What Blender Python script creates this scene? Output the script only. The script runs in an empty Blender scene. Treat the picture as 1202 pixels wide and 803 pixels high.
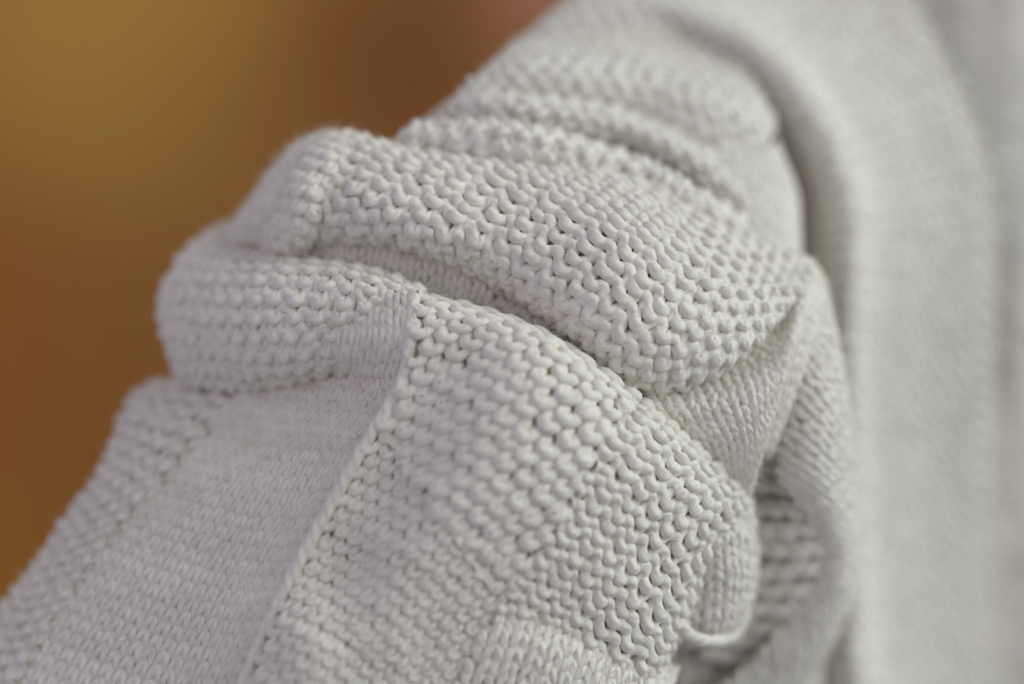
import bpy, math, random
import numpy as np
from mathutils import Matrix, Vector

random.seed(7)
RNG = np.random.default_rng(7)
scene = bpy.context.scene
COL = scene.collection

# ------------------------------------------------------------------ camera
IMW, IMH = 1202.0, 803.0
LENS, SENSOR = 60.0, 36.0
DIST = 0.33                                  # metres to the focused knit
PX = DIST * SENSOR / LENS / IMW              # metres per photo pixel in the focal plane
cam_data = bpy.data.cameras.new("camera")
cam = bpy.data.objects.new("camera", cam_data)
COL.objects.link(cam)
cam.location = (0.0, -0.27, 1.32)
cam.rotation_euler = (math.radians(62), 0, 0)
cam_data.lens = LENS
cam_data.sensor_width = SENSOR
cam_data.clip_start = 0.01
cam_data.clip_end = 50
FOCUS_D = 155.0                              # photo pixels in front of the base plane
cam_data.dof.use_dof = True
cam_data.dof.focus_distance = DIST - FOCUS_D * PX
cam_data.dof.aperture_fstop = 3.2
cam_data.dof.aperture_blades = 0
scene.camera = cam
CAM = Matrix.LocRotScale(cam.location, cam.rotation_euler, None)
CAMN = np.array(CAM)


def cam_to_world(p):
    """(N,3) camera-space metres (x right, y up, z towards the viewer) to world."""
    p = np.asarray(p, float)
    return p @ CAMN[:3, :3].T + CAMN[:3, 3]


def unproject(px, py, d):
    depth = DIST - np.asarray(d, float) * PX
    k = SENSOR / LENS / IMW * depth
    return cam_to_world(np.stack([(px - IMW / 2) * k, -(py - IMH / 2) * k, -depth], -1))


def project(p):
    """world points back to the outline coordinates that the sheets are drawn in."""
    q = (np.asarray(p) - CAMN[:3, 3]) @ CAMN[:3, :3]
    k = SENSOR / LENS / IMW * (-q[..., 2])
    return q[..., 0] / k + IMW / 2, IMH / 2 - q[..., 1] / k


# ------------------------------------------------------------------ light
world = bpy.data.worlds.new("World")
scene.world = world
world.use_nodes = True
bg = world.node_tree.nodes["Background"]
bg.inputs[0].default_value = (0.78, 0.78, 0.86, 1)
bg.inputs[1].default_value = 0.36


def area(name, cpos, target, size, power, color):
    l = bpy.data.lights.new(name, 'AREA')
    l.shape = 'DISK'
    l.size = size
    l.energy = power
    l.color = color
    o = bpy.data.objects.new(name, l)
    COL.objects.link(o)
    pos = Vector(cam_to_world([cpos])[0])
    tgt = Vector(cam_to_world([target])[0])
    o.location = pos
    o.rotation_euler = (tgt - pos).to_track_quat('-Z', 'Y').to_euler()
    return o


area("window_light", (1.0, 0.58, -0.02), (0.0, 0.0, -0.30), 1.4, 13.0, (0.925, 1.0, 0.98))
area("lilac_fill", (-0.75, 0.25, 0.30), (0.0, 0.0, -0.30), 1.0, 1.7, (0.80, 0.68, 1.0))  # added fill without a seen source, tints the left side lilac
area("wall_glow_fill", (-0.75, 0.75, -0.95), (-0.45, 0.22, -1.6), 0.3, 2.5, (1.0, 0.86, 0.58))  # added unseen light, brightens the upper left of the wall

scene.view_settings.view_transform = 'Standard'
scene.view_settings.look = 'None'
scene.view_settings.exposure = 0.0
scene.view_settings.gamma = 1.0
scene.cycles.use_denoising = True
scene.cycles.max_bounces = 8
scene.cycles.diffuse_bounces = 6


# ------------------------------------------------------------------ materials
def new_mat(name):
    m = bpy.data.materials.new(name)
    m.use_nodes = True
    return m, m.node_tree, m.node_tree.nodes, m.node_tree.links


def yarn_material(name, base, twist=True):
    m, nt, N, L = new_mat(name)
    b = N["Principled BSDF"]
    b.inputs["Roughness"].default_value = 0.85
    b.inputs["Specular IOR Level"].default_value = 0.25
    b.inputs["Sheen Weight"].default_value = 0.25
    b.inputs["Sheen Roughness"].default_value = 0.5
    tc = N.new("ShaderNodeTexCoord")
    no = N.new("ShaderNodeTexNoise")
    no.inputs["Scale"].default_value = 260
    no.inputs["Detail"].default_value = 3
    L.new(tc.outputs["Object"], no.inputs["Vector"])
    ramp = N.new("ShaderNodeValToRGB")
    ramp.color_ramp.elements[0].position = 0.3
    ramp.color_ramp.elements[1].position = 0.72
    ramp.color_ramp.elements[0].color = (base[0] * 0.93, base[1] * 0.925, base[2] * 0.90, 1)
    ramp.color_ramp.elements[1].color = (base[0], base[1], base[2], 1)
    L.new(no.outputs["Fac"], ramp.inputs["Fac"])
    inf = N.new("ShaderNodeObjectInfo")
    vary = N.new("ShaderNodeMapRange")
    vary.inputs["To Min"].default_value = 0.95; vary.inputs["To Max"].default_value = 1.03
    L.new(inf.outputs["Random"], vary.inputs["Value"])
    hsv = N.new("ShaderNodeHueSaturation")
    L.new(vary.outputs["Result"], hsv.inputs["Value"])
    L.new(ramp.outputs["Color"], hsv.inputs["Color"])
    L.new(hsv.outputs["Color"], b.inputs["Base Color"])
    fib = N.new("ShaderNodeTexNoise")
    fib.inputs["Scale"].default_value = 3800
    fib.inputs["Detail"].default_value = 2
    L.new(tc.outputs["Object"], fib.inputs["Vector"])
    bump2 = N.new("ShaderNodeBump")
    bump2.inputs["Strength"].default_value = 0.35
    bump2.inputs["Distance"].default_value = 0.00012
    L.new(fib.outputs["Fac"], bump2.inputs["Height"])
    if twist:
        uv = N.new("ShaderNodeTexCoord")
        wv = N.new("ShaderNodeTexWave")
        wv.wave_type = 'BANDS'
        wv.bands_direction = 'DIAGONAL'
        wv.inputs["Scale"].default_value = 1.0
        wv.inputs["Distortion"].default_value = 0.5
        wv.inputs["Detail"].default_value = 2
        L.new(uv.outputs["UV"], wv.inputs["Vector"])
        bump = N.new("ShaderNodeBump")
        bump.inputs["Strength"].default_value = 0.5
        bump.inputs["Distance"].default_value = 0.0003
        L.new(wv.outputs["Fac"], bump.inputs["Height"])
        L.new(bump2.outputs["Normal"], bump.inputs["Normal"])
        L.new(bump.outputs["Normal"], b.inputs["Normal"])
    else:
        L.new(bump2.outputs["Normal"], b.inputs["Normal"])
    return m


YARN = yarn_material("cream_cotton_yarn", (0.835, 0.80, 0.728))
BACK = yarn_material("cream_knit_backing", (0.74, 0.68, 0.55), twist=False)  # darker and yellower than the yarn: warm crevice shade put into the colour


def wall_material():
    """blurred backdrop: ochre ground, rust, brown and pink clouds, golden glow put into the colour."""
    m, nt, N, L = new_mat("mottled_backdrop")
    b = N["Principled BSDF"]
    b.inputs["Roughness"].default_value = 0.85
    tc = N.new("ShaderNodeTexCoord")
    no = N.new("ShaderNodeTexNoise")
    no.inputs["Scale"].default_value = 3.0
    no.inputs["Detail"].default_value = 2
    L.new(tc.outputs["Object"], no.inputs["Vector"])
    sub = N.new("ShaderNodeVectorMath"); sub.operation = 'SUBTRACT'
    sub.inputs[1].default_value = (0.5, 0.5, 0.5)
    L.new(no.outputs["Color"], sub.inputs[0])
    sc = N.new("ShaderNodeVectorMath"); sc.operation = 'MULTIPLY_ADD'
    sc.inputs[1].default_value = (0.16, 0.16, 0.0)
    L.new(sub.outputs[0], sc.inputs[0]); L.new(tc.outputs["Object"], sc.inputs[2])
    col = None
    clouds = [((-0.42, 0.36), 0.34, (0.41, 0.222, 0.040)), ((-0.62, -0.02), 0.30, (0.31, 0.105, 0.012)),  # first cloud: golden glow painted into the wall's upper left
              ((-0.12, 0.27), 0.17, (0.21, 0.070, 0.014)), ((0.06, 0.37), 0.14, (0.48, 0.21, 0.13)),
              ((-0.60, -0.28), 0.22, (0.37, 0.142, 0.010)), ((-0.70, 0.42), 0.20, (0.37, 0.23, 0.10))]
    prev = None
    for (cx, cy), r, c in clouds:
        d = N.new("ShaderNodeVectorMath"); d.operation = 'DISTANCE'
        d.inputs[1].default_value = (cx, cy, 0)
        L.new(sc.outputs[0], d.inputs[0])
        mr = N.new("ShaderNodeMapRange"); mr.interpolation_type = 'SMOOTHSTEP'
        mr.inputs["From Min"].default_value = r; mr.inputs["From Max"].default_value = 0.0
        L.new(d.outputs["Value"], mr.inputs["Value"])
        mx = N.new("ShaderNodeMixRGB")
        mx.inputs["Color1"].default_value = (0.27, 0.110, 0.020, 1)
        mx.inputs["Color2"].default_value = (*c, 1)
        L.new(mr.outputs["Result"], mx.inputs["Fac"])
        if prev is not None:
            L.new(prev.outputs["Color"], mx.inputs["Color1"])
        prev = mx
    L.new(prev.outputs["Color"], b.inputs["Base Color"])
    return m


WALL = wall_material()


# ------------------------------------------------------------------ mesh helpers
def link_mesh(name, verts, quads, mat, parent=None, uvs=None, smooth=True):
    me = bpy.data.meshes.new(name)
    verts = np.ascontiguousarray(verts, dtype=np.float32)
    quads = np.ascontiguousarray(quads, dtype=np.int32)
    nq, k = quads.shape
    me.vertices.add(len(verts))
    me.vertices.foreach_set("co", verts.ravel())
    me.loops.add(nq * k)
    me.loops.foreach_set("vertex_index", quads.ravel())
    me.polygons.add(nq)
    me.polygons.foreach_set("loop_start", np.arange(0, nq * k, k, dtype=np.int32))
    me.polygons.foreach_set("loop_total", np.full(nq, k, dtype=np.int32))
    if smooth:
        me.polygons.foreach_set("use_smooth", np.ones(nq, dtype=bool))
    if uvs is not None:
        uvl = me.uv_layers.new(name="UVMap")
        uvl.data.foreach_set("uv", np.ascontiguousarray(uvs, dtype=np.float32).ravel())
    me.materials.append(mat)
    me.update(calc_edges=True)
    me.validate()
    o = bpy.data.objects.new(name, me)
    COL.objects.link(o)
    if parent is not None:
        o.parent = parent
    return o


def tube(points, normals, radius, sides=8, flat=(0.88, 1.08)):
    """swept tube along points (N,3) with surface normals as frame; returns verts, quads, uvs."""
    n = len(points)
    T = np.gradient(points, axis=0)
    T /= np.linalg.norm(T, axis=1, keepdims=True) + 1e-12
    B = np.cross(T, normals)
    B /= np.linalg.norm(B, axis=1, keepdims=True) + 1e-12
    U = np.cross(B, T)
    ang = np.linspace(0, 2 * np.pi, sides, endpoint=False)
    r = np.broadcast_to(np.asarray(radius, float), (n,))[:, None, None]
    V = points[:, None] + r * (flat[0] * np.cos(ang)[None, :, None] * U[:, None] + flat[1] * np.sin(ang)[None, :, None] * B[:, None])
    V = V.reshape(-1, 3)
    i = np.arange(n - 1)[:, None] * sides
    j = np.arange(sides)[None]
    j2 = (j + 1) % sides
    Q = np.stack([i + j, i + sides + j, i + sides + j2, i + j2], -1).reshape(-1, 4)
    arc = np.concatenate([[0], np.cumsum(np.linalg.norm(np.diff(points, axis=0), axis=1))]) / (PX * 30)
    fu = arc * 1.257
    a0 = np.broadcast_to(fu[:-1, None], (n - 1, sides)); a1 = np.broadcast_to(fu[1:, None], (n - 1, sides))
    v0 = np.broadcast_to(np.arange(sides)[None] / sides * 1.885, (n - 1, sides)); v1 = v0 + 1.885 / sides
    uv = np.stack([np.stack([a0, v0], -1), np.stack([a1, v0], -1), np.stack([a1, v1], -1), np.stack([a0, v1], -1)], 2).reshape(-1, 2)
    return V, Q, uv


def spline_matrix(knots, x):
    """natural cubic spline weights: rows evaluate at x from values at knots."""
    n = len(knots)
    h = np.diff(knots)
    if n == 2:
        w = (x - knots[0]) / h[0]
        return np.stack([1 - w, w], 1)
    A = np.zeros((n, n)); R = np.zeros((n, n))
    A[0, 0] = A[-1, -1] = 1
    for i in range(1, n - 1):
        A[i, i - 1], A[i, i], A[i, i + 1] = h[i - 1], 2 * (h[i - 1] + h[i]), h[i]
        R[i, i - 1] = 6 / h[i - 1]; R[i, i] = -6 / h[i - 1] - 6 / h[i]; R[i, i + 1] = 6 / h[i]
    M2 = np.linalg.solve(A, R)
    k = np.clip(np.searchsorted(knots, x, side='right') - 1, 0, n - 2)
    hk = h[k]
    a = (knots[k + 1] - x) / hk
    b = (x - knots[k]) / hk
    W = np.zeros((len(x), n))
    idx = np.arange(len(x))
    W[idx, k] += a
    W[idx, k + 1] += b
    W += (((a ** 3 - a) * hk ** 2 / 6)[:, None] * M2[k] + ((b ** 3 - b) * hk ** 2 / 6)[:, None] * M2[k + 1])
    return W


def base(px, py):
    """depth (photo pixels towards the viewer) of the arm inside the sleeve."""
    ax, ay = 0.586, -0.810
    dx, dy = px - 600.0, py - 420.0
    t = dx * ax + dy * ay
    s = dx * 0.810 + dy * 0.586
    W = 350.0 - 130.0 * np.clip((t - 60) / 340.0, 0, 1)
    W = np.where(s > 0, W * 1.25, W)
    q = np.minimum(np.abs(s) / W, 0.93)
    bulge = 0.44 * W * np.sqrt(1 - q * q) - np.maximum(np.abs(s) / W - 0.93, 0) * W * 0.8
    tilt = np.where(t > 0, -0.22 * t - 0.65 * np.maximum(t - 220, 0), -0.04 * t)
    return bulge + tilt


class Surface:
    """a smooth sheet through a grid of (x, y, lift) controls, measured in photo pixels at its own depth."""

    def __init__(self, grid, absolute=False, wrap_left=None, wrap_right=None):
        g = np.array(grid, float)
        if wrap_left:
            c = g[:, :1].copy(); c[..., :] += np.array(wrap_left); g = np.concatenate([c, g], 1)
        if wrap_right:
            c = g[:, -1:].copy(); c[..., :] += np.array(wrap_right); g = np.concatenate([g, c], 1)
        d = g[..., 2].copy()
        if not absolute:
            if wrap_left: pass
            d = d + base(g[..., 0], g[..., 1])
            if wrap_left:
                d[:, 0] = d[:, 1] + wrap_left[2]
            if wrap_right:
                d[:, -1] = d[:, -2] + wrap_right[2]
        self.P = unproject(g[..., 0], g[..., 1], d)
        lu = np.linalg.norm(np.diff(self.P, axis=1), axis=2).mean(0) / PX
        lv = np.linalg.norm(np.diff(self.P, axis=0), axis=2).mean(1) / PX
        self.ku = np.concatenate([[0], np.cumsum(lu)])
        self.kv = np.concatenate([[0], np.cumsum(lv)])
        self.A, self.B = self.ku[-1], self.kv[-1]
        # dense table for fast lookup
        self.nu, self.nv = 97, 97
        self.T = self._exact(np.linspace(0, self.A, self.nu), np.linspace(0, self.B, self.nv))
        c = self.T[self.nv // 2, self.nu // 2]
        n = np.cross(self.T[self.nv // 2, self.nu // 2 + 4] - c, self.T[self.nv // 2 + 4, self.nu // 2] - c)
        self.sgn = 1.0 if np.dot(n, np.array(cam.location) - c) > 0 else -1.0
        Tu = np.gradient(self.T, axis=1); Tv = np.gradient(self.T, axis=0)
        n = np.cross(Tu, Tv) * self.sgn
        self.Nn = n / (np.linalg.norm(n, axis=2, keepdims=True) + 1e-15)

        su = np.linalg.norm(Tu, axis=2) / PX / (self.A / (self.nu - 1))
        sv = np.linalg.norm(Tv, axis=2) / PX / (self.B / (self.nv - 1))
        self.scale = np.sqrt(su * sv)[..., None]
        dv = np.linalg.norm(np.diff(self.T, axis=0), axis=2) / PX
        self.cum = np.concatenate([np.zeros((1, self.nu)), np.cumsum(dv, axis=0)])      # length down each column

    def column(self, u, b):
        """sheet coordinate v whose distance to the lower edge, measured along the cloth, is B - b."""
        x = np.clip(u / self.A, 0, 1) * (self.nu - 1)
        i = np.clip(np.rint(x).astype(int), 0, self.nu - 1)
        f = np.clip(x.astype(int), 0, self.nu - 2); w = x - f
        out = np.empty(len(u)); ok = np.ones(len(u), bool)
        vs = np.linspace(0, self.B, self.nv)
        for c in np.unique(f):
            m = f == c
            for k, wt in ((c, 1 - w[m]), (c + 1, w[m])):
                L = self.cum[:, k]
                want = L[-1] - (self.B - b[m])
                val = np.interp(want, L, vs)
                if k == c:
                    out[m] = val * wt
                else:
                    out[m] += val * wt
                ok[m] &= (want > -2) & (want < L[-1] + 2)
        return out, ok

    def _exact(self, u, v):
        Wu, Wv = spline_matrix(self.ku, u), spline_matrix(self.kv, v)
        return np.einsum('vi,uj,ijk->vuk', Wv, Wu, self.P)

    def at(self, u, v):
        x = np.clip(u / self.A, 0, 1) * (self.nu - 1); y = np.clip(v / self.B, 0, 1) * (self.nv - 1)
        i = np.clip(x.astype(int), 0, self.nu - 2); j = np.clip(y.astype(int), 0, self.nv - 2)
        fx = (x - i)[:, None]; fy = (y - j)[:, None]
        def lerp(T):
            return (T[j, i] * (1 - fx) * (1 - fy) + T[j, i + 1] * fx * (1 - fy) + T[j + 1, i] * (1 - fx) * fy + T[j + 1, i + 1] * fx * fy)
        n = lerp(self.Nn)
        self.last_scale = lerp(self.scale)[:, 0]
        return lerp(self.T), n / np.linalg.norm(n, axis=1, keepdims=True)


def carry_on(rows, n):
    """the sheet goes on past the picture's edge in the direction of its last step."""
    rows = np.array(rows, float)
    step = rows[-1] - rows[-2]
    return np.concatenate([rows] + [rows[-1:] + step * (k + 1) for k in range(n)])


FUZZ_P, FUZZ_N = [], []


def knit(name, surf, w, h, rad, purl=True, theta=0.0, back=None, amp=None, over=None, zdepth=None, skew=0.0,
         segs=14, sides=8, parent=None, label=None, margin=0.0, fuzz=True, jit=1.25, shift=0.0, yarn_name="yarn_course", true_b=False, mask=None, moss=False):
    """lay interlocking yarn courses over a sheet. w, h: stitch width and course height in pixels;
    rad: yarn radius in pixels. The sheet itself, sunk behind the loops, is the part; each course is its sub-part."""
    if amp is None: amp = 0.76 if purl else 0.74
    if over is None: over = 0.055 if purl else 0.02
    if zdepth is None: zdepth = 0.115 if purl else 0.11
    if back is None: back = zdepth + 0.06
    # backing
    u = np.linspace(0, surf.A, 49); v = np.linspace(0, surf.B, 49)
    uu, vv = np.meshgrid(u, v)
    p, n = surf.at(uu.ravel(), vv.ravel())
    p = p - n * (back * w) * PX
    i = np.arange(48)[None, :] + np.arange(48)[:, None] * 49
    q = np.stack([i, i + 1, i + 50, i + 49], -1).reshape(-1, 4)
    if surf.sgn < 0:
        q = q[:, ::-1]
    if mask is not None:
        mx, my = project(p)
        q = q[mask(mx[q].mean(1), my[q].mean(1))]
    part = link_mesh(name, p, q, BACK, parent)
    if label:
        part["label"] = label
    ct, st = math.cos(theta), math.sin(theta)
    corners = np.array([[0, 0], [surf.A, 0], [0, surf.B], [surf.A, surf.B]])
    along = corners @ np.array([ct, st]); across = corners @ np.array([-st, ct])
    i0, i1 = math.floor(along.min() / w) - 1, math.ceil(along.max() / w) + 1
    j0, j1 = math.floor(across.min() / h), math.ceil(across.max() / h)
    if true_b:
        j0 -= 24
    if theta == 0.0:
        nst = max(1, round(surf.A / w)); w = surf.A / nst; i0, i1 = 0, nst
        nco = max(1, round(surf.B / h)); h = surf.B / nco; j0, j1 = 0, nco
    zs = 1.0 if purl else -1.0
    for j in range(j0, j1 + (0 if theta == 0.0 else 1)):
        nst = i1 - i0
        tt = np.linspace(0, nst, nst * segs + 1)
        ph = 2 * np.pi * tt
        # slow irregularity of hand-feel fabric
        k = np.arange(nst + 2)
        def wob(a):
            r = RNG.normal(0, a * jit, nst + 2)
            return np.interp(tt, k, r)
        x = (i0 + tt + over * np.sin(2 * ph) + wob(0.045)) * w
        y = (j + 0.5 + shift + amp * (-np.cos(ph)) * (1 + wob(0.08)) + wob(0.06)) * h
        z = zs * zdepth * w * np.cos(2 * ph) * (1 + wob(0.12)) + wob(0.02) * w - zs * 0.05 * w * np.cos(ph)
        if moss:      # bumps of one row sit over the hollows of the next
            x = x + 0.5 * (j % 2) * w
            z = zdepth * w * (1 - 2 * ((1 + np.cos(ph)) / 2) ** 1.3) * (1 + wob(0.12)) + wob(0.02) * w
        x = x + skew * (y - (j + 0.5) * h)
        a = ct * x - st * y
        b = st * x + ct * y
        ok = (a >= -margin) & (a <= surf.A + margin) & ((b >= -margin) | true_b) & (b <= surf.B + margin)
        if theta == 0.0:
            ok[:] = True
        if ok.sum() < segs:
            continue
        if true_b:
            b, ok2 = surf.column(a, b)
            ok &= ok2
            if ok.sum() < segs:
                continue
        p, n = surf.at(a, b)
        if mask is not None:
            mx, my = project(p)
            ok &= mask(mx, my)
            if ok.sum() < segs:
                continue
        sc = np.clip(surf.last_scale, 0.5, 1.12) if not true_b else 1.0
        p = p + n * (z * sc * PX)[:, None]
        rr = rad * sc * PX * (1 + wob(0.05)) * (1 + 0.05 * np.sin(ph * 2.7 + j))
        idx = np.flatnonzero(ok)
        runs = np.split(idx, np.flatnonzero(np.diff(idx) > 1) + 1)
        Vs, Qs, Us, off = [], [], [], 0
        for run in runs:
            if len(run) < segs // 2:
                continue
            V, Q, UV = tube(p[run], n[run], rr[run], sides)
            Vs.append(V); Qs.append(Q + off); Us.append(UV + RNG.random() * 10); off += len(V)
        if not Vs:
            continue
        V = np.concatenate(Vs); Q = np.concatenate(Qs); UV = np.concatenate(Us)
        link_mesh(yarn_name, V, Q, YARN, part, UV)
        if fuzz:
            pick = RNG.integers(0, len(p[idx]), max(4, len(idx) // 2))
            FUZZ_P.append(p[idx][pick] + n[idx][pick] * rad * PX * 0.6); FUZZ_N.append(n[idx][pick])
    return part


# ------------------------------------------------------------------ background wall
def build_wall():
    s, n = 3.0, 12
    pts = [((ix / n - 0.5) * 2 * s, (iy / n - 0.5) * 1.6 * s, 0.0) for iy in range(n + 1) for ix in range(n + 1)]
    i = np.arange(n)[None] + np.arange(n)[:, None] * (n + 1)
    q = np.stack([i, i + 1, i + n + 2, i + n + 1], -1).reshape(-1, 4)
    o = link_mesh("wall", np.array(pts), q, WALL)
    o.location = cam_to_world([(0.0, 0.0, -1.75)])[0]
    o.rotation_euler = cam.rotation_euler
    o["kind"] = "structure"
    o["label"] = "blurred warm ochre and rust-brown wall behind the sleeve"


build_wall()

# ------------------------------------------------------------------ the sweater
sweater = bpy.data.objects.new("knitted_sweater", None)
COL.objects.link(sweater)
sweater["label"] = "chunky cream-white knitted sweater with its sleeve pushed up into thick folds"
sweater["category"] = "sweater"

# body of the sweater beside the arm, far out of focus
def body_d(x, y):
    g = -510 + 0.08 * (x - 1000) - 0.10 * (400 - y)
    g = g - 26 * np.exp(-((x - 1052 + 0.05 * y) / 16.0) ** 2) * np.exp(-((y - 120) / 150.0) ** 2)
    g = g - 14 * np.exp(-((x - 1170 + 0.06 * (y - 400)) / 12.0) ** 2) * np.exp(-((y - 430) / 160.0) ** 2)
    g = g + 9 * np.sin(x / 30.0 + y / 300.0) + 2 * np.sin(x / 11.0 - y / 500.0)
    return g


rows = []
for y in np.linspace(-80, 900, 9):
    rows.append([(x, y, body_d(x, y)) for x in np.linspace(850, 1330, 28)])
knit("body_panel", Surface(rows, absolute=True), 24, 19, 5.8, purl=False, segs=8, sides=6, jit=1.6, parent=sweater, fuzz=False,
     label="out-of-focus side of the sweater body with vertical stitch columns")

# armhole roll
path = np.array([(770, 22), (820, 36), (868, 60), (910, 95), (946, 145), (972, 200), (984, 258), (984, 320), (980, 400), (978, 520), (985, 700), (1000, 920)], float)
tan = np.gradient(path, axis=0); tan /= np.linalg.norm(tan, axis=1, keepdims=True)
nrm = np.stack([tan[:, 1], -tan[:, 0]], 1)          # pointing to the body side
rows = []
for off, dd in ((-24, -190), (-21, -80), (-10, 14), (8, 32), (28, -4), (58, -90), (115, -165), (175, -215)):
    rows.append([(p[0] + m[0] * off, p[1] + m[1] * off, -215 - 0.10 * (300 - min(p[1], 420)) - 60 * max(0, min(1, (p[1] - 300) / 260)) + dd) for p, m in zip(path, nrm)])
knit("armhole_edge", Surface(rows, absolute=True), 27, 21, 6.6, purl=True, zdepth=0.16, segs=10, sides=6, parent=sweater, fuzz=False,
     label="thick rolled armhole edge curving round the top of the sleeve")

# hidden inner layer of the sleeve, so that no gap looks through the arm
rows = []
for t in np.linspace(-820, 300, 14):
    W = 350.0 - 130.0 * np.clip((t - 60) / 340.0, 0, 1)
    r = []
    for s in np.linspace(-0.80, 0.80, 12) * W:
        x = 600 + 0.586 * t + 0.810 * s; y = 420 - 0.810 * t + 0.586 * s
        r.append((x, y, -190))
    rows.append(r)
S = Surface(rows)
uu, vv = np.meshgrid(np.linspace(0, S.A, 41), np.linspace(0, S.B, 41))
p, n = S.at(uu.ravel(), vv.ravel())
i = np.arange(40)[None] + np.arange(40)[:, None] * 41
link_mesh("sleeve_lining", p, np.stack([i, i + 1, i + 42, i + 41], -1).reshape(-1, 4), BACK, sweater)

# upper sleeve: soft ridges running off to the shoulder
rows = [
    [(470, 195, -90), (560, 215, -90), (660, 225, -90), (750, 235, -85), (830, 275, -80), (900, 310, -90)],
    [(480, 158, -60), (560, 180, -45), (650, 195, -45), (730, 210, -45), (820, 250, -45), (890, 290, -60)],
    [(500, 150, -70), (580, 155, -35), (660, 172, -28), (740, 195, -30), (815, 232, -35), (880, 275, -55)],
    [(515, 143, -90), (590, 148, -62), (670, 160, -60), (745, 180, -62), (815, 215, -65), (880, 260, -80)],
    [(525, 130, -90), (600, 130, -45), (680, 140, -40), (750, 160, -40), (815, 195, -45), (875, 240, -65)],
    [(545, 112, -95), (610, 112, -65), (690, 120, -62), (760, 140, -65), (820, 172, -70), (880, 215, -85)],
    [(560, 98, -100), (620, 98, -60), (700, 103, -55), (770, 118, -58), (830, 148, -65), (890, 195, -80)],
    [(590, 70, -110), (650, 72, -75), (720, 75, -70), (790, 88, -72), (850, 115, -80), (905, 165, -95)],
    [(625, 42, -120), (690, 42, -85), (760, 45, -80), (830, 58, -85), (880, 85, -105), (912, 130, -150)],
    [(660, 12, -130), (730, 10, -90), (800, 12, -85), (865, 25, -100), (905, 58, -140), (925, 105, -190)],
    [(695, -20, -140), (770, -25, -95), (840, -22, -90), (895, -10, -110), (930, 25, -160), (945, 75, -220)],
]
rows = np.array(rows, float)
mid = rows[:, :, 2].copy(); mid[1:-1] = (mid[:-2] + mid[1:-1] + mid[2:]) / 3
rows[:, :, 2] += (rows[:, :, 2] - mid) * 1.0 + np.array([0, 0, 0, 0, 0, 0, 0, 14, -10, 14, -6.0])[:, None]
knit("upper_sleeve", Surface(rows, wrap_left=(12, 12, -70)), 27, 24, 6.8, purl=True, zdepth=0.17, segs=10, sides=6, parent=sweater,
     label="blurred upper sleeve with low purl ridges")

rows = [
    [(800, 60, -100), (855, 82, -90), (896, 112, -115)],
    [(808, 120, -90), (875, 132, -66), (910, 168, -112)],
    [(822, 180, -85), (885, 192, -56), (929, 218, -110)],
    [(840, 240, -85), (898, 252, -58), (934, 270, -115)],
    [(865, 300, -90), (912, 308, -72), (938, 322, -120)],
]
knit("sleeve_cap", Surface(rows, wrap_right=(-4, 6, -90)), 15, 12, 3.6, purl=False, segs=8, sides=6, parent=sweater, fuzz=False,
     label="smooth sleeve cap disappearing into the armhole")

# recess between the two big folds
rows = [
    [(262, 262, -110), (330, 268, -80), (400, 255, -62), (500, 275, -60), (590, 312, -62)],
    [(262, 290, -105), (330, 298, -72), (395, 290, -42), (490, 308, -42), (580, 345, -46)],
    [(262, 325, -120), (330, 335, -90), (395, 340, -70), (480, 360, -70), (565, 395, -74)],
]
knit("fold_recess", Surface(rows), 17, 13, 4.0, purl=False, parent=sweater, label="shaded inside of the deep fold with narrow ribs")
rows = [
    [(545, 295, -70), (620, 330, -68), (700, 380, -72), (790, 437, -80)],
    [(545, 330, -50), (605, 355, -44), (680, 405, -50), (770, 465, -68)],
    [(540, 380, -74), (590, 405, -72), (655, 445, -76), (750, 505, -88)],
]
knit("fold_recess", Surface(rows), 27, 20, 5.8, purl=True, parent=sweater, label="purl stitches deep between the folds")

# upper fold
rows = np.array([
    [(338, 186, -90), (312, 215, -85), (292, 243, -85), (275, 266, -92), (268, 285, -110)],
    [(388, 158, -45), (368, 190, -12), (352, 225, -4), (342, 258, -16), (345, 288, -46)],
    [(450, 172, -34), (440, 203, 4), (430, 233, 12), (425, 261, 2), (425, 285, -26)],
    [(545, 190, -34), (535, 222, 8), (525, 252, 16), (520, 280, 6), (515, 303, -24)],
    [(650, 200, -36), (640, 238, 10), (625, 282, 21), (610, 318, 9), (600, 343, -22)],
    [(730, 208, -38), (735, 262, 10), (722, 320, 24), (698, 370, 12), (678, 397, -20)],
    [(810, 250, -34), (815, 305, 8), (806, 362, 22), (782, 415, 12), (757, 452, -20)],
    [(880, 285, -26), (885, 325, 0), (880, 365, 10), (867, 402, 10), (848, 433, -8)],
    [(952, 310, -16), (948, 319, -4), (942, 330, 2), (932, 346, 0), (916, 370, -10)],
], float).transpose(1, 0, 2)
rows[-1, :, 1] -= 5
top = rows[:1] + np.array([0, 14, -55.0]); bot = rows[-1:] + np.array([0, -3, -50.0])
rows = np.concatenate([top, rows, bot])
fold = Surface(rows, wrap_left=(20, 10, -100))


def pinch(x, y):
    return x < np.interp(y, [150, 165, 200, 250, 300], [418, 402, 372, 348, 338])


knit("upper_fold", fold, 29, 19.5, 6.9, purl=True, theta=math.radians(25), true_b=True, parent=sweater,
     mask=lambda x, y: ~pinch(x + 4, y), label="plump upper fold of purl stitches across the arm")
knit("pinched_end", fold, 17, 13, 4.6, purl=False, theta=math.radians(25), true_b=True, parent=sweater,
     mask=lambda x, y: pinch(x - 8, y), label="smooth pinched left end of the upper fold")

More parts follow.
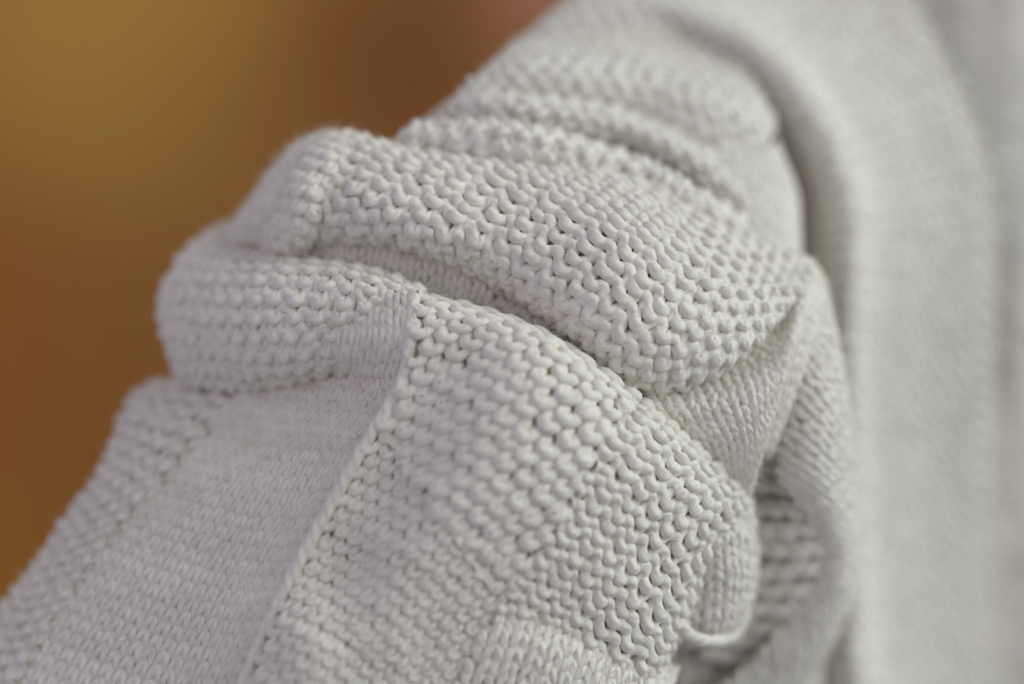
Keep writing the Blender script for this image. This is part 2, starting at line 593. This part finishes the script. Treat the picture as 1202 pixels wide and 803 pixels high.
# bumpy lip where the fold is pinched
path = [(408, 166, -30), (388, 186, 2), (370, 210, 14), (357, 235, 16), (346, 260, 4), (338, 282, -22), (336, 300, -60)]
rows = []
for (x, y, e) in path:
    rows.append([(x - 24, y - 6, e - 22), (x - 8, y - 2, e + 2), (x + 8, y + 3, e + 4), (x + 24, y + 8, e - 18)])
knit("bumpy_lip", Surface(rows), 19, 19, 7.4, moss=True, amp=0.4, over=0.08, zdepth=0.14, back=0.22, parent=sweater,
     label="line of fat bumps along the pinched end of the upper fold")

# left lobe of the lower fold
rows = [
    [(268, 268, -190), (288, 290, -140), (330, 306, -100), (400, 318, -85), (450, 330, -80), (500, 350, -75)],
    [(240, 282, -150), (272, 297, -85), (330, 309, -42), (400, 313, -30), (450, 325, -25), (500, 345, -20)],
    [(208, 315, -120), (250, 320, -42), (320, 325, -6), (390, 328, 4), (445, 338, 10), (500, 355, 10)],
    [(194, 350, -110), (240, 355, -26), (310, 358, 8), (380, 358, 14), (440, 362, 16), (490, 372, 12)],
    [(196, 385, -110), (240, 390, -30), (310, 392, 2), (370, 390, 6), (430, 388, 8), (480, 392, 8)],
    [(205, 418, -125), (245, 420, -54), (300, 425, -24), (360, 420, -14), (420, 412, -4), (475, 410, 5)],
    [(215, 445, -150), (255, 450, -92), (310, 452, -62), (360, 442, -44), (410, 432, -28), (470, 430, -5)],
    [(225, 445, -200), (262, 458, -135), (312, 460, -105), (362, 452, -85), (412, 440, -65), (470, 428, -45)],
]
knit("lower_fold_lobe", Surface(rows, wrap_left=(20, 4, -100)), 26, 20, 6.5, purl=True, parent=sweater,
     label="rounded lobe of the lower fold bulging at the left edge of the sleeve")

rows = [
    [(385, 345, -30), (420, 345, -20), (455, 345, 0), (490, 345, 14)],
    [(385, 375, -15), (420, 375, 0), (455, 375, 20), (488, 375, 20)],
    [(382, 400, -5), (418, 400, 16), (452, 402, 24), (484, 405, 20)],
    [(380, 425, -42), (415, 427, -18), (448, 430, 0), (478, 430, 12)],
    [(376, 455, -92), (410, 458, -68), (444, 460, -42), (472, 462, -10)],
]
rows = np.array(rows, float)
rows[:, :, 2] += np.array([0, 4, 10, 18.0])
knit("rib_gusset", Surface(rows), 20, 26, 5.0, purl=False, parent=sweater, label="small wedge of upright knit stitches beside the ridge")

# stockinette panel
rows = [
    [(300, 432, -100), (360, 430, -72), (420, 428, -45), (478, 425, -20)],
    [(290, 455, -76), (350, 462, -48), (415, 464, -24), (468, 464, 2)],
    [(240, 500, -72), (305, 512, -50), (375, 520, -24), (434, 520, 8)],
    [(190, 553, -66), (262, 570, -42), (340, 582, -14), (400, 578, 12)],
    [(145, 603, -62), (220, 627, -36), (302, 646, -8), (363, 644, 14)],
    [(105, 655, -60), (180, 690, -34), (265, 715, -6), (328, 714, 15)],
    [(55, 730, -60), (135, 765, -34), (225, 795, -6), (294, 798, 15)],
    [(0, 815, -60), (85, 855, -34), (180, 885, -6), (258, 882, 15)],
]
rows = carry_on(rows, 2)
rows[:, :, 2] += np.array([-8, -4, 8, 20.0])
knit("stockinette_panel", Surface(rows), 18.5, 17, 4.6, purl=False, over=0.0, zdepth=0.12, jit=0.7, parent=sweater, label="flat shaded panel of fine knit columns on the forearm")

# purl strip along the left edge
rows = [
    [(205, 446, -210), (250, 448, -150), (305, 446, -110)],
    [(165, 462, -180), (215, 468, -120), (280, 472, -86)],
    [(148, 490, -165), (185, 500, -102), (238, 512, -70)],
    [(137, 520, -160), (165, 535, -98), (203, 552, -64)],
    [(118, 560, -155), (135, 580, -96), (160, 602, -60)],
    [(85, 605, -150), (98, 628, -92), (118, 652, -58)],
    [(40, 672, -148), (50, 700, -88), (67, 730, -57)],
    [(-5, 728, -148), (0, 765, -88), (13, 812, -57)],
    [(-50, 790, -148), (-48, 830, -88), (-40, 890, -57)],
]
knit("edge_strip", Surface(carry_on(rows, 3), wrap_left=(22, 12, -80)), 33, 21, 6.5, purl=True, parent=sweater, label="narrow purl strip along the left edge of the sleeve")

# front panel
rows = [
    [(485, 350, -70), (560, 372, -75), (640, 402, -80), (715, 455, -85), (780, 505, -90), (840, 555, -95), (870, 600, -110), (868, 650, -120)],
    [(482, 352, -5), (557, 368, 0), (636, 398, 0), (714, 447, -5), (778, 498, -20), (838, 550, -40), (872, 594, -64), (880, 640, -95)],
    [(481, 372, 18), (555, 388, 28), (630, 420, 28), (700, 468, 22), (758, 520, 8), (808, 570, -8), (838, 615, -30), (835, 665, -60)],
    [(478, 405, 22), (545, 422, 38), (612, 455, 40), (672, 500, 36), (724, 552, 24), (766, 602, 10), (795, 650, -10), (808, 705, -40)],
    [(470, 440, 22), (530, 460, 40), (592, 494, 45), (648, 538, 42), (694, 588, 32), (730, 638, 20), (760, 690, 5), (785, 745, -25)],
    [(448, 485, 20), (505, 505, 38), (562, 538, 45), (614, 580, 44), (656, 628, 36), (690, 678, 25), (720, 730, 10), (755, 785, -15)],
    [(418, 535, 18), (472, 556, 32), (526, 588, 40), (574, 628, 40), (614, 672, 34), (646, 720, 24), (674, 768, 10), (705, 815, -10)],
    [(385, 595, 16), (436, 616, 28), (488, 646, 34), (532, 684, 34), (570, 724, 28), (600, 765, 20), (625, 805, 8), (650, 845, -5)],
    [(350, 660, 16), (400, 682, 26), (450, 712, 30), (492, 748, 28), (527, 785, 24), (555, 820, 16), (580, 850, 6), (600, 885, -5)],
    [(318, 725, 16), (366, 750, 24), (414, 780, 26), (455, 815, 24), (490, 850, 20), (515, 880, 12), (540, 910, 4), (555, 940, -5)],
    [(288, 800, 16), (335, 825, 22), (382, 855, 24), (420, 890, 22), (455, 925, 18), (480, 955, 10), (500, 985, 0), (515, 1010, -5)],
]
rows = carry_on(rows, 3)
rows[1:, :3, 2] += np.array([22, 11, 3.0])
front = Surface(rows, wrap_right=(-8, 12, -80))


def left_of(x, y, line):
    """True on the left of a line drawn downwards through the given points."""
    ly = [q[1] for q in line]; lx = [q[0] for q in line]
    return x < np.interp(y, ly, lx)


EDGE_R = [(800, 440), (748, 470), (700, 545), (655, 625), (600, 700), (560, 760)]       # coarse | fine purl
EDGE_L = [(455, 470), (440, 500), (478, 560), (520, 620), (562, 680), (600, 700), (602, 760)]   # fine flat | coarse
SEAM = [(600, 690), (575, 720), (540, 800), (500, 880), (400, 1100)]


RIDGE = [(486, 340), (482, 380), (480, 415), (473, 445), (451, 485), (421, 535), (387, 595), (351, 660), (319, 725), (289, 795), (263, 860), (196, 1030)]


def coarse(x, y):
    return ~left_of(x - 1, y, RIDGE) & (left_of(x, y, EDGE_R)) & ((y < 500) | ~left_of(x, y, EDGE_L)) & (y < 706)


def fine_right(x, y):
    return ~left_of(x + np.where(y < 490, 26, 9), y, EDGE_R) & ((y < 700) | ~left_of(x, y, SEAM))


def fine_left(x, y):
    return ~left_of(x - 1, y, RIDGE) & (((y >= 476) & left_of(x - 18, y, EDGE_L) & (y < 706)) | ((y >= 690) & left_of(x - 6, y, SEAM)))


knit("front_panel", front, 24.5, 20.5, 6.9, moss=True, amp=0.45, over=0.10, zdepth=0.12, back=0.20, skew=-0.4, mask=coarse, parent=sweater,
     label="large front panel of coarse stretched purl bumps")
knit("fine_purl_side", front, 26, 15.5, 5.9, purl=True, mask=fine_right, parent=sweater,
     label="fine purl rows bending down the right side of the front panel")
knit("flat_purl_panel", front, 21, 15.5, 5.3, moss=True, amp=0.45, over=0.09, zdepth=0.09, back=0.17, skew=-0.4, mask=fine_left, parent=sweater,
     label="flatter purl stitches beside the ridge below the coarse panel")

# knit wedge at the bottom edge
rows = [
    [(578, 702, 2), (620, 704, 4), (680, 734, -6), (735, 760, -24), (795, 784, -66)],
    [(566, 730, 22), (612, 732, 28), (670, 760, 22), (722, 788, 6), (785, 808, -34)],
    [(545, 785, 28), (592, 788, 36), (648, 816, 26), (700, 844, 10), (765, 861, -24)],
    [(520, 850, 30), (566, 855, 34), (622, 885, 24), (672, 915, 8), (740, 930, -25)],
]
knit("knit_wedge", Surface(carry_on(rows, 2)), 23, 16, 5.0, purl=False, parent=sweater, label="wedge of knit columns below the front panel")

# facet under the upper fold
rows = np.array([
    [(745, 445, -60), (840, 418, -40), (900, 365, -30), (946, 308, -25)],
    [(755, 462, -50), (850, 438, -36), (908, 382, -24), (952, 318, -22)],
    [(775, 490, -46), (862, 468, -8), (918, 415, 8), (950, 350, 6)],
    [(800, 520, -52), (872, 502, -12), (910, 455, 8), (940, 390, 8)],
    [(820, 550, -70), (876, 535, -30), (902, 495, -4), (924, 435, 2)],
    [(835, 580, -100), (872, 570, -62), (890, 535, -34), (908, 480, -16)],
    [(845, 610, -150), (868, 600, -110), (880, 570, -80), (892, 525, -50)],
], float)
edge1 = rows[:, -1:] + np.array([9, 5, -14.0]); edge2 = rows[:, -1:] + np.array([9, 14, -52.0])
rows = np.concatenate([rows, edge1, edge2], 1)
knit("under_fold", Surface(rows), 19, 15, 4.9, purl=False, parent=sweater, label="smooth triangular facet tucked under the upper fold")

# right fold
rows = [
    [(935, 318, -50), (953, 322, -34), (964, 330, -60)],
    [(925, 380, -60), (953, 385, -26), (978, 395, -60)],
    [(912, 440, -75), (950, 445, -22), (988, 455, -66)],
    [(900, 500, -90), (948, 505, -24), (996, 520, -72)],
    [(912, 556, -80), (956, 563, -30), (1000, 580, -78)],
    [(948, 606, -70), (974, 618, -44), (1002, 640, -84)],
    [(958, 664, -80), (975, 678, -60), (994, 700, -96)],
    [(915, 735, -110), (940, 748, -86), (968, 760, -120)],
    [(860, 790, -130), (885, 805, -110), (920, 820, -140)],
    [(800, 830, -140), (820, 850, -125), (850, 868, -150)],
]
knit("right_fold", Surface(rows, wrap_right=(-6, 4, -80)), 22, 17, 4.9, purl=False, theta=math.radians(-42), parent=sweater,
     label="narrow hanging fold with slanting stitch columns at the right")

rows = [
    [(850, 525, -140), (900, 530, -118), (945, 535, -80), (985, 540, -100)],
    [(850, 600, -150), (905, 603, -120), (950, 605, -72), (990, 605, -100)],
    [(848, 660, -160), (905, 663, -125), (955, 660, -76), (988, 660, -105)],
    [(835, 715, -165), (890, 724, -140), (940, 722, -100), (975, 716, -125)],
    [(815, 770, -180), (865, 780, -165), (910, 780, -140), (945, 775, -160)],
]
knit("shaded_hollow", Surface(rows), 24, 27, 10.5, moss=True, amp=0.07, zdepth=0.06, back=0.3, parent=sweater, label="dark hollow with horizontal ridges behind the front panel")

rows = [
    [(815, 590, -110), (845, 578, -70), (878, 585, -100)],
    [(798, 645, -85), (845, 640, -38), (884, 638, -90)],
    [(790, 700, -78), (845, 695, -38), (882, 695, -95)],
    [(788, 735, -80), (840, 737, -45), (872, 727, -95)],
    [(792, 752, -110), (836, 756, -90), (866, 745, -130)],
    [(800, 745, -160), (836, 748, -150), (862, 738, -170)],
]
knit("hem_puff", Surface(rows, wrap_right=(-8, 0, -60)), 19, 15, 4.8, purl=False, parent=sweater, label="small rounded puff of fabric beside the hollow")

rows = [
    [(720, 690, -240), (820, 695, -225), (900, 690, -205), (965, 680, -205)],
    [(720, 760, -215), (820, 765, -195), (905, 770, -190), (965, 755, -215)],
    [(710, 850, -205), (820, 855, -190), (905, 860, -190), (965, 850, -220)],
]
knit("lower_sleeve_back", Surface(rows), 24, 18, 5.4, purl=False, segs=10, sides=6, parent=sweater, fuzz=False, label="blurred far layer of the sleeve at the bottom right")


# ridge between stockinette and front panel: a twisted pair of yarns
def twisted(name, pts, rad, pitch, label=None, lift=0.0):
    g = np.array(pts, float)
    d = g[:, 2] + base(g[:, 0], g[:, 1]) + lift
    P = unproject(g[:, 0], g[:, 1], d)
    L = np.concatenate([[0], np.cumsum(np.linalg.norm(np.diff(P, axis=0), axis=1))]) / PX
    s = np.linspace(0, L[-1], int(L[-1] / 2))
    C = spline_matrix(L, s) @ P
    T = np.gradient(C, axis=0); T /= np.linalg.norm(T, axis=1, keepdims=True)
    view = np.array(cam.location) - C; view /= np.linalg.norm(view, axis=1, keepdims=True)
    B = np.cross(T, view); B /= np.linalg.norm(B, axis=1, keepdims=True)
    Nn = np.cross(B, T)
    root = None
    for k in range(2):
        a = 2 * np.pi * s / pitch + k * np.pi
        Q = C + (B * (np.cos(a) * rad * 0.14)[:, None] + Nn * (np.sin(a) * rad * 0.12)[:, None]) * PX
        V, F, UV = tube(Q, Nn, rad * PX, 8)
        o = link_mesh(name if root is None else "yarn_strand", V, F, YARN, sweater if root is None else root, UV)
        if root is None:
            root = o
            if label: o["label"] = label
        FUZZ_P.append(Q[::5] + Nn[::5] * rad * PX * 0.5); FUZZ_N.append(Nn[::5])


twisted("seam_ridge", [(486, 346, 14), (482, 380, 26), (480, 415, 28), (473, 445, 28), (451, 485, 28), (421, 535, 28), (387, 595, 27), (351, 660, 27),
                       (319, 725, 27), (289, 795, 27), (263, 860, 27), (226, 955, 27), (196, 1030, 27)], 6.2, 60, lift=13, label="thin smooth raised ridge dividing the shaded and lit halves of the sleeve")


twisted("puff_lip", [(792, 722, -40), (806, 742, -34), (838, 752, -34), (864, 740, -62), (876, 715, -100), (872, 690, -140)], 6.0, 50,
        label="pale rounded lip along the bottom of the small puff")

# ------------------------------------------------------------------ loose fibres
def build_fuzz():
    P = np.concatenate(FUZZ_P); Nn = np.concatenate(FUZZ_N)
    n = min(90000, len(P))
    idx = RNG.permutation(len(P))[:n]
    P, Nn = P[idx], Nn[idx]
    d = Nn * RNG.uniform(0.2, 1.0, (n, 1)) + RNG.normal(0, 0.6, (n, 3))
    d /= np.linalg.norm(d, axis=1, keepdims=True)
    side = np.cross(d, RNG.normal(0, 1, (n, 3))); side /= np.linalg.norm(side, axis=1, keepdims=True)
    ln = RNG.uniform(5, 18, (n, 1)) * PX
    up = np.cross(side, d)
    pts = [P - d * ln * 0.2]
    for f in (0.33, 0.66, 1.0):
        pts.append(P + d * ln * f + side * ln * 0.5 * f * f)
    pts = np.stack(pts, 1)                                  # n,4,3
    rad = np.array([1.0, 0.9, 0.7, 0.3]) * 0.24 * PX
    ang = np.array([0, 2.094, 4.189])
    off = np.cos(ang)[None, :, None] * side[:, None] + np.sin(ang)[None, :, None] * up[:, None]     # n,3,3
    V = (pts[:, :, None] + off[:, None] * rad[None, :, None, None]).reshape(-1, 3)
    q = []
    for s in range(3):
        for k in range(3):
            k2 = (k + 1) % 3
            q.append([s * 3 + k, s * 3 + k2, s * 3 + 3 + k2, s * 3 + 3 + k])
    q = np.array(q)[None] + (np.arange(n) * 12)[:, None, None]
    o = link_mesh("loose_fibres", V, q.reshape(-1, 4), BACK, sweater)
    o["kind"] = "stuff"


build_fuzz()
